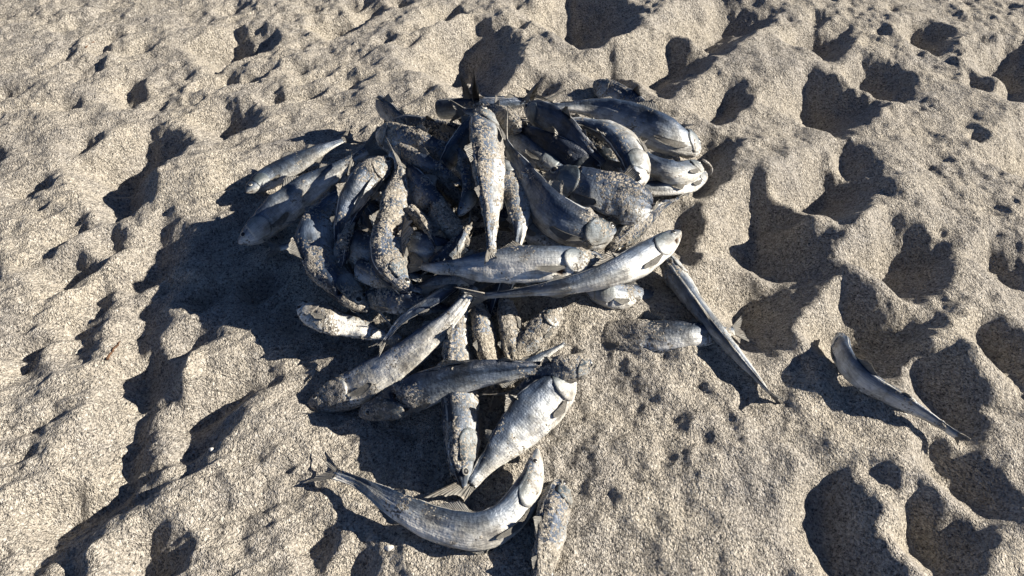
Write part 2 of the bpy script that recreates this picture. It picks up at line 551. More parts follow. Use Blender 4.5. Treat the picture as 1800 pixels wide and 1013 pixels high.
def skin_material(name, head=False):
    m, nt = mats_tree(name)
    L = nt.links
    uv, s = uv_split(nt)
    geo = N(nt, 'ShaderNodeNewGeometry')
    pos = geo.outputs['Position']
    oi = N(nt, 'ShaderNodeObjectInfo')
    # dorsal factor: 1 on the back, 0 on the belly
    dv = math_n(nt, 'MULTIPLY', math_n(nt, 'ABSOLUTE', math_n(nt, 'SUBTRACT', s.outputs[1], 0.5)), 2.0)
    nz = N(nt, 'ShaderNodeTexNoise', i_Scale=55.0, i_Detail=4.0, i_Roughness=0.6)
    L.new(pos, nz.inputs['Vector'])
    dvn = math_n(nt, 'ADD', dv, math_n(nt, 'MULTIPLY', math_n(nt, 'SUBTRACT', nz.outputs[0], 0.5), 0.22))
    dvn = math_n(nt, 'ADD', dvn, attr(nt, 'darken', 'OBJECT'))  # per-fish tone shift; on shaded fish it paints their shade into the skin
    if head:
        cr = ramp(nt, [(0.0, (.66, .65, .61)), (0.3, (.52, .52, .51)), (0.5, (.30, .33, .35)), (0.68, (.09, .12, .15)), (1.0, (.025, .033, .045))])
    else:
        cr = ramp(nt, [(0.0, (.76, .75, .71)), (0.3, (.66, .66, .65)), (0.47, (.42, .445, .47)), (0.6, (.14, .175, .235)), (0.8, (.036, .06, .11)), (1.0, (.02, .03, .055))])
    L.new(dvn, cr.inputs[0])
    col = cr.outputs[0]
    # dried, yellowed and greyed blotches
    nb = N(nt, 'ShaderNodeTexNoise', i_Scale=28.0, i_Detail=6.0, i_Roughness=0.7)
    L.new(pos, nb.inputs['Vector'])
    rb = ramp(nt, [(0.34, (.22, .20, .18)), (0.45, (.62, .60, .56)), (0.56, (.98, .98, .98)), (0.72, (1.08, 1.06, 1.0))])
    L.new(nb.outputs[0], rb.inputs[0])
    col = mixc(nt, 0.85, col, rb.outputs[0], 'MULTIPLY')
    # scales: staggered rows
    mp = N(nt, 'ShaderNodeMapping')
    mp.inputs['Scale'].default_value = (62, 44, 1)
    L.new(uv.outputs[0], mp.inputs[0])
    vo = N(nt, 'ShaderNodeTexVoronoi', i_Scale=1.0, i_Randomness=0.55)
    L.new(mp.outputs[0], vo.inputs['Vector'])
    vc = N(nt, 'ShaderNodeSeparateColor')
    L.new(vo.outputs['Color'], vc.inputs[0])
    sc = math_n(nt, 'MULTIPLY', vo.outputs['Distance'], 0.0 if head else 1.0)
    tint = ramp(nt, [(0.0, (.78, .78, .80)), (1.0, (1.18, 1.18, 1.15))])
    L.new(vc.outputs[0], tint.inputs[0])
    col = mixc(nt, 0.25 if head else 0.8, col, tint.outputs[0], 'MULTIPLY')
    ms = N(nt, 'ShaderNodeMapping')
    ms.inputs['Scale'].default_value = (5, 70, 1)
    L.new(uv.outputs[0], ms.inputs[0])
    sn = N(nt, 'ShaderNodeTexNoise', i_Scale=1.0, i_Detail=4.0, i_Roughness=0.65)
    L.new(ms.outputs[0], sn.inputs['Vector'])
    sr = ramp(nt, [(0.35, (.55, .56, .58)), (0.55, (1, 1, 1)), (0.75, (1.15, 1.13, 1.08))])
    L.new(sn.outputs[0], sr.inputs[0])
    col = mixc(nt, 0.7, col, sr.outputs[0], 'MULTIPLY')
    # torn flesh; the same dark tone paints mouths, gill slits and a shaded gap
    wd = attr(nt, 'wound_slit')
    wn_ = N(nt, 'ShaderNodeTexNoise', i_Scale=180.0, i_Detail=4.0)
    L.new(pos, wn_.inputs['Vector'])
    wr = ramp(nt, [(0.35, (.018, .012, .010)), (0.55, (.07, .038, .024)), (0.75, (.20, .13, .08))])
    L.new(wn_.outputs[0], wr.inputs[0])
    col = mixc(nt, wd, col, wr.outputs[0])
    # stuck sand
    scol, shgt = sand_nodes(nt, pos, 0.80)
    cn = N(nt, 'ShaderNodeTexVoronoi', i_Scale=430.0)
    L.new(pos, cn.inputs['Vector'])
    cs = N(nt, 'ShaderNodeSeparateColor')
    L.new(cn.outputs['Color'], cs.inputs[0])
    cf = math_n(nt, 'ADD', attr(nt, 'crust'), math_n(nt, 'MULTIPLY', math_n(nt, 'SUBTRACT', cs.outputs[0], 0.5), 0.62))
    cm = N(nt, 'ShaderNodeMapRange', i_1=0.50, i_2=0.56)
    L.new(cf, cm.inputs[0])
    crust = cm.outputs[0]
    col = mixc(nt, crust, col, scol)
    # relief
    b1 = N(nt, 'ShaderNodeBump', i_Strength=0.4, i_Distance=0.001)
    L.new(math_n(nt, 'ADD', sc, math_n(nt, 'MULTIPLY', nz.outputs[0], 1.2)), b1.inputs['Height'])
    wk = N(nt, 'ShaderNodeTexNoise', i_Scale=130.0, i_Detail=5.0, i_Roughness=0.65)
    L.new(pos, wk.inputs['Vector'])
    b2 = N(nt, 'ShaderNodeBump', i_Strength=0.7, i_Distance=0.002)
    L.new(wk.outputs[0], b2.inputs['Height'])
    L.new(b1.outputs[0], b2.inputs['Normal'])
    b3 = N(nt, 'ShaderNodeBump', i_Distance=0.0022)
    L.new(math_n(nt, 'ADD', shgt, math_n(nt, 'MULTIPLY', crust, 0.6)), b3.inputs['Height'])
    L.new(crust, b3.inputs['Strength'])
    L.new(b2.outputs[0], b3.inputs['Normal'])
    p = N(nt, 'ShaderNodeBsdfPrincipled')
    L.new(col, p.inputs['Base Color'])
    L.new(b3.outputs[0], p.inputs['Normal'])
    bare = math_n(nt, 'SUBTRACT', 1.0, math_n(nt, 'MAXIMUM', crust, wd), True)
    L.new(math_n(nt, 'MULTIPLY', bare, 0.12), p.inputs['Metallic'])
    L.new(math_n(nt, 'SUBTRACT', 0.95, math_n(nt, 'MULTIPLY', bare, math_n(nt, 'ADD', 0.36, math_n(nt, 'MULTIPLY', nb.outputs[0], 0.22)))), p.inputs['Roughness'])
    L.new(math_n(nt, 'ADD', 0.1, math_n(nt, 'MULTIPLY', bare, 0.4)), p.inputs['Specular IOR Level'])
    o = N(nt, 'ShaderNodeOutputMaterial')
    L.new(p.outputs[0], o.inputs[0])
    return m


def fin_material():
    m, nt = mats_tree('fin')
    L = nt.links
    uv, s = uv_split(nt)
    geo = N(nt, 'ShaderNodeNewGeometry')
    nz = N(nt, 'ShaderNodeTexNoise', i_Scale=140.0, i_Detail=4.0)
    L.new(geo.outputs['Position'], nz.inputs['Vector'])
    w = math_n(nt, 'SINE', math_n(nt, 'MULTIPLY', s.outputs[1], 95.0))
    cr = ramp(nt, [(0.0, (.09, .09, .09)), (0.55, (.27, .265, .25)), (1.0, (.48, .46, .41))])
    L.new(math_n(nt, 'ADD', math_n(nt, 'MULTIPLY', w, 0.22), nz.outputs[0]), cr.inputs[0])
    scol, shgt = sand_nodes(nt, geo.outputs['Position'], 0.85)
    cm = N(nt, 'ShaderNodeMapRange', i_1=0.5, i_2=0.62)
    n2 = N(nt, 'ShaderNodeTexNoise', i_Scale=90.0, i_Detail=5.0)
    L.new(geo.outputs['Position'], n2.inputs['Vector'])
    L.new(n2.outputs[0], cm.inputs[0])
    col = mixc(nt, cm.outputs[0], cr.outputs[0], scol)
    b = N(nt, 'ShaderNodeBump', i_Strength=0.7, i_Distance=0.001)
    L.new(math_n(nt, 'ADD', w, nz.outputs[0]), b.inputs['Height'])
    p = N(nt, 'ShaderNodeBsdfPrincipled', i_Roughness=0.6)
    L.new(col, p.inputs['Base Color'])
    L.new(b.outputs[0], p.inputs['Normal'])
    tr = N(nt, 'ShaderNodeBsdfTranslucent')
    tr.inputs[0].default_value = (.25, .23, .19, 1)
    mx = N(nt, 'ShaderNodeMixShader')
    mx.inputs[0].default_value = 0.2
    L.new(p.outputs[0], mx.inputs[1])
    L.new(tr.outputs[0], mx.inputs[2])
    o = N(nt, 'ShaderNodeOutputMaterial')
    L.new(mx.outputs[0], o.inputs[0])
    return m


def eye_material():
    m, nt = mats_tree('eye')
    L = nt.links
    uv, s = uv_split(nt)
    geo = N(nt, 'ShaderNodeNewGeometry')
    nz = N(nt, 'ShaderNodeTexNoise', i_Scale=300.0, i_Detail=3.0)
    L.new(geo.outputs['Position'], nz.inputs['Vector'])
    cr = ramp(nt, [(0.0, (.012, .012, .014)), (0.48, (.02, .02, .022)), (0.56, (.38, .37, .33)), (0.8, (.45, .44, .40)), (1.0, (.12, .12, .12))])
    L.new(math_n(nt, 'ADD', s.outputs[0], math_n(nt, 'MULTIPLY', math_n(nt, 'SUBTRACT', nz.outputs[0], 0.5), 0.2)), cr.inputs[0])
    p = N(nt, 'ShaderNodeBsdfPrincipled', i_Roughness=0.25)
    L.new(cr.outputs[0], p.inputs['Base Color'])
    o = N(nt, 'ShaderNodeOutputMaterial')
    L.new(p.outputs[0], o.inputs[0])
    return m


SKIN, GILL, FIN, EYE = skin_material('fish_skin'), skin_material('fish_gill', True), fin_material(), eye_material()

# ------------------------------------------------------------------ fish builder
PU = np.array([0, .015, .05, .11, .19, .31, .44, .58, .72, .84, .92, 1.0])
PR = np.array([.10, .24, .46, .69, .87, 1.0, .99, .86, .63, .39, .27, .26])
TU = np.array([0, .08, .2, .4, .6, .8, .92, 1.0])
TT = np.array([.85, .78, .72, .66, .60, .50, .40, .22])


def hermite(xk, yk, x):
    m = np.gradient(yk, xk)
    i = np.clip(np.searchsorted(xk, x, side='right') - 1, 0, len(xk) - 2)
    h = xk[i + 1] - xk[i]
    t = np.clip((x - xk[i]) / h, 0, 1)
    return (2 * t**3 - 3 * t**2 + 1) * yk[i] + (t**3 - 2 * t**2 + t) * h * m[i] + (-2 * t**3 + 3 * t**2) * yk[i + 1] + (t**3 - t**2) * h * m[i + 1]


def spine(pts, n):
    P = []
    for px, py, hz in pts:
        z = 0.0
        for k in range(8):
            w = at(px, py, z)
            z = float(terrain(np.array([w[0]]), np.array([w[1]]), False)[0]) + hz * 0.01
            z += 0.038 * math.exp(-((w[0] - PC[0]) / 0.27) ** 2 - ((w[1] - PC[1]) / 0.22) ** 2)   # raised by the fish beneath
        P.append(at(px, py, z))
    P = np.array(P)
    # Catmull-Rom through the points, resampled evenly along its length
    Q = np.vstack([2 * P[0] - P[1], P, 2 * P[-1] - P[-2]])
    out = []
    for i in range(len(P) - 1):
        p0, p1, p2, p3 = Q[i:i + 4]
        for t in np.linspace(0, 1, 24, endpoint=False):
            out.append(0.5 * (2 * p1 + (p2 - p0) * t + (2 * p0 - 5 * p1 + 4 * p2 - p3) * t * t + (3 * p1 - p0 - 3 * p2 + p3) * t**3))
    out.append(P[-1])
    out = np.array(out)
    s = np.concatenate([[0], np.cumsum(np.linalg.norm(np.diff(out, axis=0), axis=1))])
    u = np.linspace(0, s[-1], n)
    return np.stack([np.interp(u, s, out[:, k]) for k in range(3)], 1), s[-1]


def unit(v):
    return v / np.maximum(np.linalg.norm(v, axis=-1, keepdims=True), 1e-9)


COUNT = [0]


def sheet(name, top, thick, mat, parent, nrm, flip=False):
    """a thin closed fin from a grid of points top[i][j], tapering to its outer edge"""
    a, b = top.shape[:2]
    uvg = np.stack(np.meshgrid(np.linspace(0, 1, b), np.linspace(0, 1, a)), -1)
    th = thick * (1 - 0.75 * uvg[..., :1])
    A = (top + nrm * th).reshape(-1, 3)
    B = (top - nrm * th).reshape(-1, 3)
    V = np.vstack([A, B])
    n = a * b
    f = []
    for i in range(a - 1):
        for j in range(b - 1):
            q = [i * b + j, i * b + j + 1, (i + 1) * b + j + 1, (i + 1) * b + j]
            f.append(q)
            f.append([n + k for k in q[::-1]])
    rim = [i * b for i in range(a)] + [(a - 1) * b + j for j in range(1, b)] + [i * b + b - 1 for i in range(a - 2, -1, -1)] + [j for j in range(b - 2, 0, -1)]
    for k in range(len(rim)):
        p, q = rim[k], rim[(k + 1) % len(rim)]
        f.append([q, p, n + p, n + q])
    uvv = np.stack([uvg[..., 0].ravel(), uvg[..., 1].ravel()], 1)
    return new_mesh(name, V, f, mat, parent, True, np.vstack([uvv, uvv]))


def make_fish(label, pts, hw, roll, crust=0.2, zones=(), wounds_slits=(), u0=0.0, u1=1.0, tail=1.0, thick=1.0, darken=0.0,
              fins=True, jaw=None, name='dead_fish', flat=0.0, flaps=(), bones=()):
    COUNT[0] += 1
    seed = COUNT[0] * 7
    rng = np.random.RandomState(seed)
    n, m = 76, 36
    C, length = spine(pts, n)
    mid = C[n // 2]
    zc = (mid - np.array([0, 0, CAM_H])) @ FWD
    amax = 1.1 * hw * zc / F
    u = u0 + (u1 - u0) * np.linspace(0, 1, n) ** (1.25 if u0 == 0 else 1.0)
    tq = (u - u0) / (u1 - u0)
    C = np.stack([np.interp(tq, np.linspace(0, 1, n), C[:, k]) for k in range(3)], 1)
    gaunt = rng.uniform(-.10, .06)
    A = amax * hermite(PU, PR + gaunt * np.exp(-((PU - .55) / .2) ** 2) + rng.uniform(-.05, .05) * np.exp(-((PU - .28) / .1) ** 2), u)
    thick = thick * rng.uniform(.78, .98)
    if u1 < .95:
        A = A * np.sqrt(np.clip(1 - (np.clip(tq - .86, 0, 1) / .15) ** 2, 0.04, 1))
    if u0 > .05:
        A = A * np.sqrt(np.clip(1 - 0.5 * (np.clip(.06 - tq, 0, 1) / .06) ** 2, 0.04, 1))
    if u0 == 0:
        pass
    B = A * np.interp(u, TU, TT) * thick
    T = unit(np.gradient(C, axis=0))
    S = unit(np.cross(T, np.array([0, 0, 1.0])))
    U = np.cross(S, T)
    rl = np.radians(np.interp(tq, np.linspace(0, 1, len(roll)), roll) if isinstance(roll, (list, tuple)) else np.full(n, roll))
    D = np.cos(rl)[:, None] * S + np.sin(rl)[:, None] * U
    Nn = np.cross(T, D)
    base = C[0] * 0 + mid
    base = np.array([mid[0], mid[1], mid[2] - amax * 0.6])
    root = bpy.data.objects.new(name, None)
    root.empty_display_size = 0.02
    COL.objects.link(root)
    root.location = base
    root['label'] = label
    root['category'] = 'fish'
    root['group'] = 'dead fish heaped on the sand'
    C = C - base

    def surf(uu, aa, off=0.0):
        """a point of the body surface at length uu, angle aa (0 back, pi belly), and its normal"""
        t = np.clip(np.interp(np.asarray(uu), u, np.arange(n)), 0, n - 1.001)
        i = t.astype(int)
        w = (t - i)[..., None]
        g = lambda arr: arr[i] * (1 - w) + arr[i + 1] * w
        Aa, Bb = g(A[:, None]), g(B[:, None])
        ca, sa = np.cos(aa)[..., None], np.sin(aa)[..., None]
        Aa = Aa * np.where(ca < 0, 1.06, 0.94)
        e = 1.0 - 0.25 * flat
        cx = np.sign(ca) * np.abs(ca) ** e
        sx = np.sign(sa) * np.abs(sa) ** e
        Dd, Nv = unit(g(D)), unit(g(Nn))
        p = g(C) + Dd * cx * Aa + Nv * sx * Bb
        nr = unit(Dd * ca * Bb + Nv * sa * Aa)
        return p + nr * off, nr

    ang = np.linspace(0, 2 * np.pi, m, endpoint=False)
    UU, AA = np.meshgrid(u, ang, indexing='ij')
    P, NR = surf(UU, AA)
    Pw = P.reshape(-1, 3) + base
    nrf = NR.reshape(-1, 3)
    uf, vf = UU.ravel(), AA.ravel() / (2 * np.pi)
    # dried-out hollows and folds
    disp = amax * 0.10 * vnoise3(np.stack([uf * 9, np.cos(AA.ravel()) * 1.6, np.sin(AA.ravel()) * 1.6], 1) + seed, 3)
    disp = disp + amax * 0.035 * vnoise3(np.stack([uf * 26, np.cos(AA.ravel()) * 4, np.sin(AA.ravel()) * 4], 1) + seed, 4)
    # skin shrunk into lengthwise furrows, flanks caved in
    fur = vnoise3(np.stack([uf * 5, np.cos(AA.ravel()) * 5.5, np.sin(AA.ravel()) * 5.5], 1) + seed * 1.7, 14)
    disp = disp + amax * 0.075 * np.minimum(fur, 0.25)
    disp = disp - amax * rng.uniform(.02, .12) * np.abs(np.sin(AA.ravel())) ** 3 * smooth(.25, .4, uf) * smooth(.85, .6, uf) * (0.6 + vnoise3(np.stack([uf * 6, uf * 0, uf * 0], 1) + seed, 6))
    disp *= smooth(0.0, 0.12, uf - u0 + 0.02)
    # sand crust
    cr = 0.62 * vnoise3(Pw * 34 + seed * 3.1, 9) + 0.45 * vnoise3(Pw * 90 + seed, 10) + 0.22 * vnoise3(Pw * 230, 12)
    lev = np.full(len(uf), crust)
    for z in zones:
        ua, ub, amt = z[:3]
        lev = np.maximum(lev, amt * smooth(ua - 0.07, ua + 0.03, uf) * smooth(ub + 0.07, ub - 0.03, uf))
    if any(len(z) > 3 for z in zones):
        pass
    cr = np.clip(0.55 + (lev - 0.5) * 1.25 + cr * 0.62, 0, 1)
    cm = smooth(0.42, 0.62, cr)
    disp = disp + cm * (0.0012 + 0.0012 * vnoise3(Pw * 420, 15))
    wd = np.zeros(len(uf))
    mouth = [(.018, .40, .035, .030, .07), (.018, .60, .035, .030, .07)] if u0 == 0 else []
    for (wu, wv, ru, rv, dep) in list(wounds_slits) + mouth:
        dvv = np.abs(vf - wv)
        dvv = np.minimum(dvv, 1 - dvv)
        e = ((uf - wu) / ru) ** 2 + (dvv / rv) ** 2 + 0.35 * vnoise3(Pw * 160, 19)
        k = smooth(1.15, 0.55, e)
        wd = np.maximum(wd, k)
        disp = disp - k * dep * amax
    P = P.reshape(-1, 3) + nrf * disp[:, None]
    # end caps
    V = list(P)
    e0, e1 = len(V), len(V) + 1
    c0 = P[:m].mean(0) + T[0] * (A[0] * (-0.5 if u0 == 0 else 0.35))
    c1 = P[-m:].mean(0) + T[-1] * (A[-1] * (0.1 if u1 > .95 else -0.3))
    V = np.vstack([P, c0[None], c1[None]])
    idx = np.arange(n * m).reshape(n, m)
    nxt = np.roll(idx, -1, axis=1)
    faces = np.stack([idx[:-1], nxt[:-1], nxt[1:], idx[1:]], -1).reshape(-1, 4).tolist()
    for j in range(m):
        faces.append([e0, idx[0, (j + 1) % m], idx[0, j]])
        faces.append([e1, idx[-1, j], idx[-1, (j + 1) % m]])
    uvv = np.stack([np.append(uf, [u0, u1]), np.append(np.where(vf == 0, 0.0, vf), [0.35, 0.35])], 1)
    capw0, capw1 = (1.0 if u0 > .05 else 0.0), (1.0 if u1 < .95 else 0.0)
    wdf = np.append(wd, [capw0, capw1])
    if capw0:
        wdf[:m] = 0.8
    if capw1:
        wdf[(n - 1) * m:n * m] = 0.6
    crf = np.append(cr, [0.2, 0.2])
    body = new_mesh('body', V, faces, SKIN, root, True, uvv, {'crust': crf, 'wound_slit': wdf})
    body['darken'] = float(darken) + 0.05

    # which flank looks up
    for sg in (1, -1):
        if u0 < 0.05:
            # gill cover
            k1, k2 = 12, 10
            aa = np.linspace(0.20, 0.80, k1) * np.pi * sg
            tt = np.linspace(0, 1, k2)
            AAg, TTg = np.meshgrid(aa, tt, indexing='ij')
            back = 0.235 - 0.055 * ((np.abs(AAg) / np.pi - 0.5) / 0.3) ** 2
            Ug = 0.105 + (back - 0.105) * TTg
            off = amax * 0.045 * np.sin(np.clip(TTg * 1.15, 0, 1) * np.pi * 0.5) * smooth(0, .25, 0.5 - np.abs(np.abs(AAg) / np.pi - 0.5) - 0.19)
            off = off + amax * 0.02 * vnoise3(np.stack([Ug.ravel() * 60, AAg.ravel() * 5, Ug.ravel() * 0], 1) + seed, 2).reshape(Ug.shape)
            d0 = np.array([0.0])
            Pg, Ng = surf(Ug, AAg)
            # follow the folds of the body underneath
            it = np.clip(np.interp(Ug, u, np.arange(n)).round().astype(int), 0, n - 1)
            jt = (np.round(AAg / (2 * np.pi) * m).astype(int)) % m
            dd = disp.reshape(n, m)[it, jt]
            top = Pg + Ng * (np.maximum(dd, -0.01 * 0) + off + 0.0006)[..., None]
            bot = Pg + Ng * (dd - 0.0025)[..., None]
            a, b = k1, k2
            nn = a * b
            VV = np.vstack([top.reshape(-1, 3), bot.reshape(-1, 3)])
            ff = []
            for i in range(a - 1):
                for j in range(b - 1):
                    ff.append([i * b + j, (i + 1) * b + j, (i + 1) * b + j + 1, i * b + j + 1][::sg])
            rim = [i * b for i in range(a)] + [(a - 1) * b + j for j in range(1, b)] + [i * b + b - 1 for i in range(a - 2, -1, -1)] + [j for j in range(b - 2, 0, -1)]
            for k in range(len(rim)):
                p, q = rim[k], rim[(k + 1) % len(rim)]
                ff.append([q, p, nn + p, nn + q][::sg])
            uvg = np.stack([Ug.ravel(), (AAg.ravel() / (2 * np.pi)) % 1.0], 1)
            cg = np.clip(cr.reshape(n, m)[it, jt].ravel() - 0.12, 0, 1)
            g = new_mesh('gill_cover', VV, ff, GILL, root, True, np.vstack([uvg, uvg]),
                         {'crust': np.concatenate([cg, cg]), 'wound_slit': np.concatenate([np.zeros(nn), np.ones(nn)])})
            g['darken'] = float(darken) + 0.02
            # eye
            ec, en = surf(np.array([0.062]), np.array([0.36 * np.pi * sg]))
            ec, en = ec[0], en[0]
            er = amax * 0.18
            e1v = unit(np.cross(en, T[4]))
            e2v = np.cross(en, e1v)
            ev, ef, eu = [], [], []
            for r_ in range(5):
                ph = r_ / 4 * math.pi / 2
                for q in range(12):
                    al = q / 12 * 2 * math.pi
                    ev.append(ec + (e1v * math.cos(al) + e2v * math.sin(al)) * er * math.sin(ph) + en * (er * 0.5 * math.cos(ph) + er * 0.02))
                    eu.append((r_ / 4, q / 12))
            for r_ in range(4):
                for q in range(12):
                    ef.append([r_ * 12 + q, (r_ + 1) * 12 + q, (r_ + 1) * 12 + (q + 1) % 12, r_ * 12 + (q + 1) % 12])
            new_mesh('eye', ev, ef, EYE, root, True, eu)
            if fins:
                # pectoral fin laid back along the flank
                a, b = 7, 8
                I, J = np.meshgrid(np.linspace(-1, 1, a), np.linspace(0, 1, b), indexing='ij')
                ln = 0.15 * (1 - 0.3 * (I + 0.4)**2)
                Up = 0.225 + J * ln * 0.9
                Ap = (0.66 + 0.03 * J + I * (0.02 + 0.045 * J)) * np.pi * sg
                Pp, Np = surf(Up, Ap)
                lift = amax * (0.05 + 0.10 * J * rng.uniform(0.2, 1.2))
                sheet('pectoral_fin', Pp + Np * lift[..., None] if np.ndim(lift) else Pp + Np * lift, 0.0006, FIN, root, Np)
    if fins:
        def ridge_fin(nm, ua, ub, a0, height, lean, jag=0.0):
            if ua < u0 + .02 or ub > u1 - .02:
                return
            a, b = (26 if jag else 12), 5
            I, J = np.meshgrid(np.linspace(0, 1, a), np.linspace(0, 1, b), indexing='ij')
            prof = (np.clip(I / 0.25, 0, 1) ** 0.8) * (1 - 0.75 * np.clip((I - .25) / .75, 0, 1)) * (1 + 0.12 * np.sin(I * 40))
            if jag:
                prof = np.sin(np.pi * I) ** .5 * (0.35 + jag * (1 + vnoise3(np.stack([I.ravel() * 14 + seed, I.ravel() * 0, I.ravel() * 0], 1), 8).reshape(I.shape)))
            Uf = ua + (ub - ua) * (I + 0.35 * J * (1 - I * 0.6))
            Pf, Nf = surf(Uf, np.full(I.shape, a0))
            t = np.clip(np.interp(Uf, u, np.arange(n)).astype(int), 0, n - 1)
            side = Nn[t]
            top = Pf + Nf * (J * prof * height * amax - 0.001)[..., None] + side * (J**1.5 * lean * height * amax)[..., None]
            sheet(nm, top, 0.0007, FIN, root, side)
        for fl in flaps:
            ridge_fin(fl[4] if len(fl) > 4 else 'torn_skin', fl[0], fl[1], fl[2] * 2 * math.pi, fl[3], rng.uniform(-.4, .4), 0.6)
        ridge_fin('dorsal_fin', 0.40, 0.54, 0.0, 0.55, rng.uniform(-.5, .5))
        ridge_fin('dorsal_fin', 0.66, 0.74, 0.0, 0.34, rng.uniform(-.5, .5))
        ridge_fin('anal_fin', 0.64, 0.75, math.pi, 0.38, rng.uniform(-.5, .5))
        ridge_fin('pelvic_fin', 0.36, 0.42, math.pi * 0.93, 0.40, rng.uniform(-.7, .7))
    if u1 > 0.95 and tail > 0:
        # forked tail: two lobes spread from the tail root
        a, b = 15, 9
        I, J = np.meshgrid(np.linspace(-1, 1, a), np.linspace(0, 1, b), indexing='ij')
        Te, De, Ne = T[-1], D[-1], Nn[-1]
        spread = A[-1] + J * amax * 0.9 * tail
        ln = amax * 1.75 * tail * (0.42 + 0.58 * np.abs(I) ** 1.3) * (1 + 0.05 * np.sin(I * 17 + seed))
        curl = rng.uniform(-.35, .35)
        top = C[-1] - Te * A[-1] * 0.5 + Te * (J * ln)[..., None] + De * (I * spread)[..., None] + Ne * ((J**2) * curl * amax + 0.06 * amax * np.sin(I * 9 + seed) * J)[..., None]
        sheet('tail_fin', top, 0.0009, FIN, root, np.broadcast_to(Ne, top.shape))
    for (bu, bv, bl, bd) in bones:
        p0, n0 = surf(np.array([bu]), np.array([bv * 2 * math.pi]))
        p0, n0 = p0[0], n0[0]
        it = int(np.clip((bu - u0) / (u1 - u0) * (n - 1), 0, n - 1))
        VV, ff = [], []
        for i in range(8):
            t = i / 7
            c = p0 + n0 * bl * amax * (t * 0.9) + T[it] * bl * amax * (bd * t + 0.35 * t * t) + np.array([0, 0, -1]) * bl * amax * 0.4 * t * t
            r = 0.0011 * (1 - 0.7 * t)
            for w in range(5):
                al = w / 5 * 2 * math.pi
                VV.append(c + D[it] * math.cos(al) * r + Nn[it] * math.sin(al) * r + T[it] * math.cos(al) * r * .5)
        for i in range(7):
            for w in range(5):
                ff.append([i * 5 + w, i * 5 + (w + 1) % 5, i * 5 + 5 + (w + 1) % 5, i * 5 + 5 + w])
        ff.append([4, 3, 2, 1, 0])
        ff.append([35 + w for w in range(5)])
        q_ = new_mesh('loose_bone', VV, ff, GILL, root, True, [(0.05, 0.5)] * len(VV), {'crust': np.full(len(VV), 0.2), 'wound_slit': np.zeros(len(VV))})
        q_['darken'] = -0.2
    if jaw:
        # gaping lower jaw: a bony loop hanging open from the snout
        js, dirn = jaw
        k, q = 16, 6
        VV, ff, uvj = [], [], []
        c = C[0]
        dv = -T[0] * math.cos(dirn) - D[0] * math.sin(dirn)
        sd = Nn[0]
        R = amax * js
        for i in range(k):
            t = i / (k - 1) * math.pi * 1.15 - 0.235
            ctr = c + sd * math.cos(t) * R * 0.62 + dv * (math.sin(t) * R * 1.15) + T[0] * A[0] * 1.0
            rad = unit(sd * math.cos(t) + dv * math.sin(t))
            bn = np.cross(sd, dv)
            for w in range(q):
                al = w / q * 2 * math.pi
                VV.append(ctr + rad * math.cos(al) * amax * 0.10 + bn * math.sin(al) * amax * 0.15)
                uvj.append((0.05, 0.42))
        for i in range(k - 1):
            for w in range(q):
                ff.append([i * q + w, i * q + (w + 1) % q, (i + 1) * q + (w + 1) % q, (i + 1) * q + w])
        ff.append(list(range(q))[::-1])
        ff.append([(k - 1) * q + w for w in range(q)])
        j_ = new_mesh('lower_jaw', VV, ff, GILL, root, True, uvj, {'crust': np.full(len(VV), 0.42), 'wound_slit': np.full(len(VV), 0.25)})
        j_['darken'] = 0.12
    return root


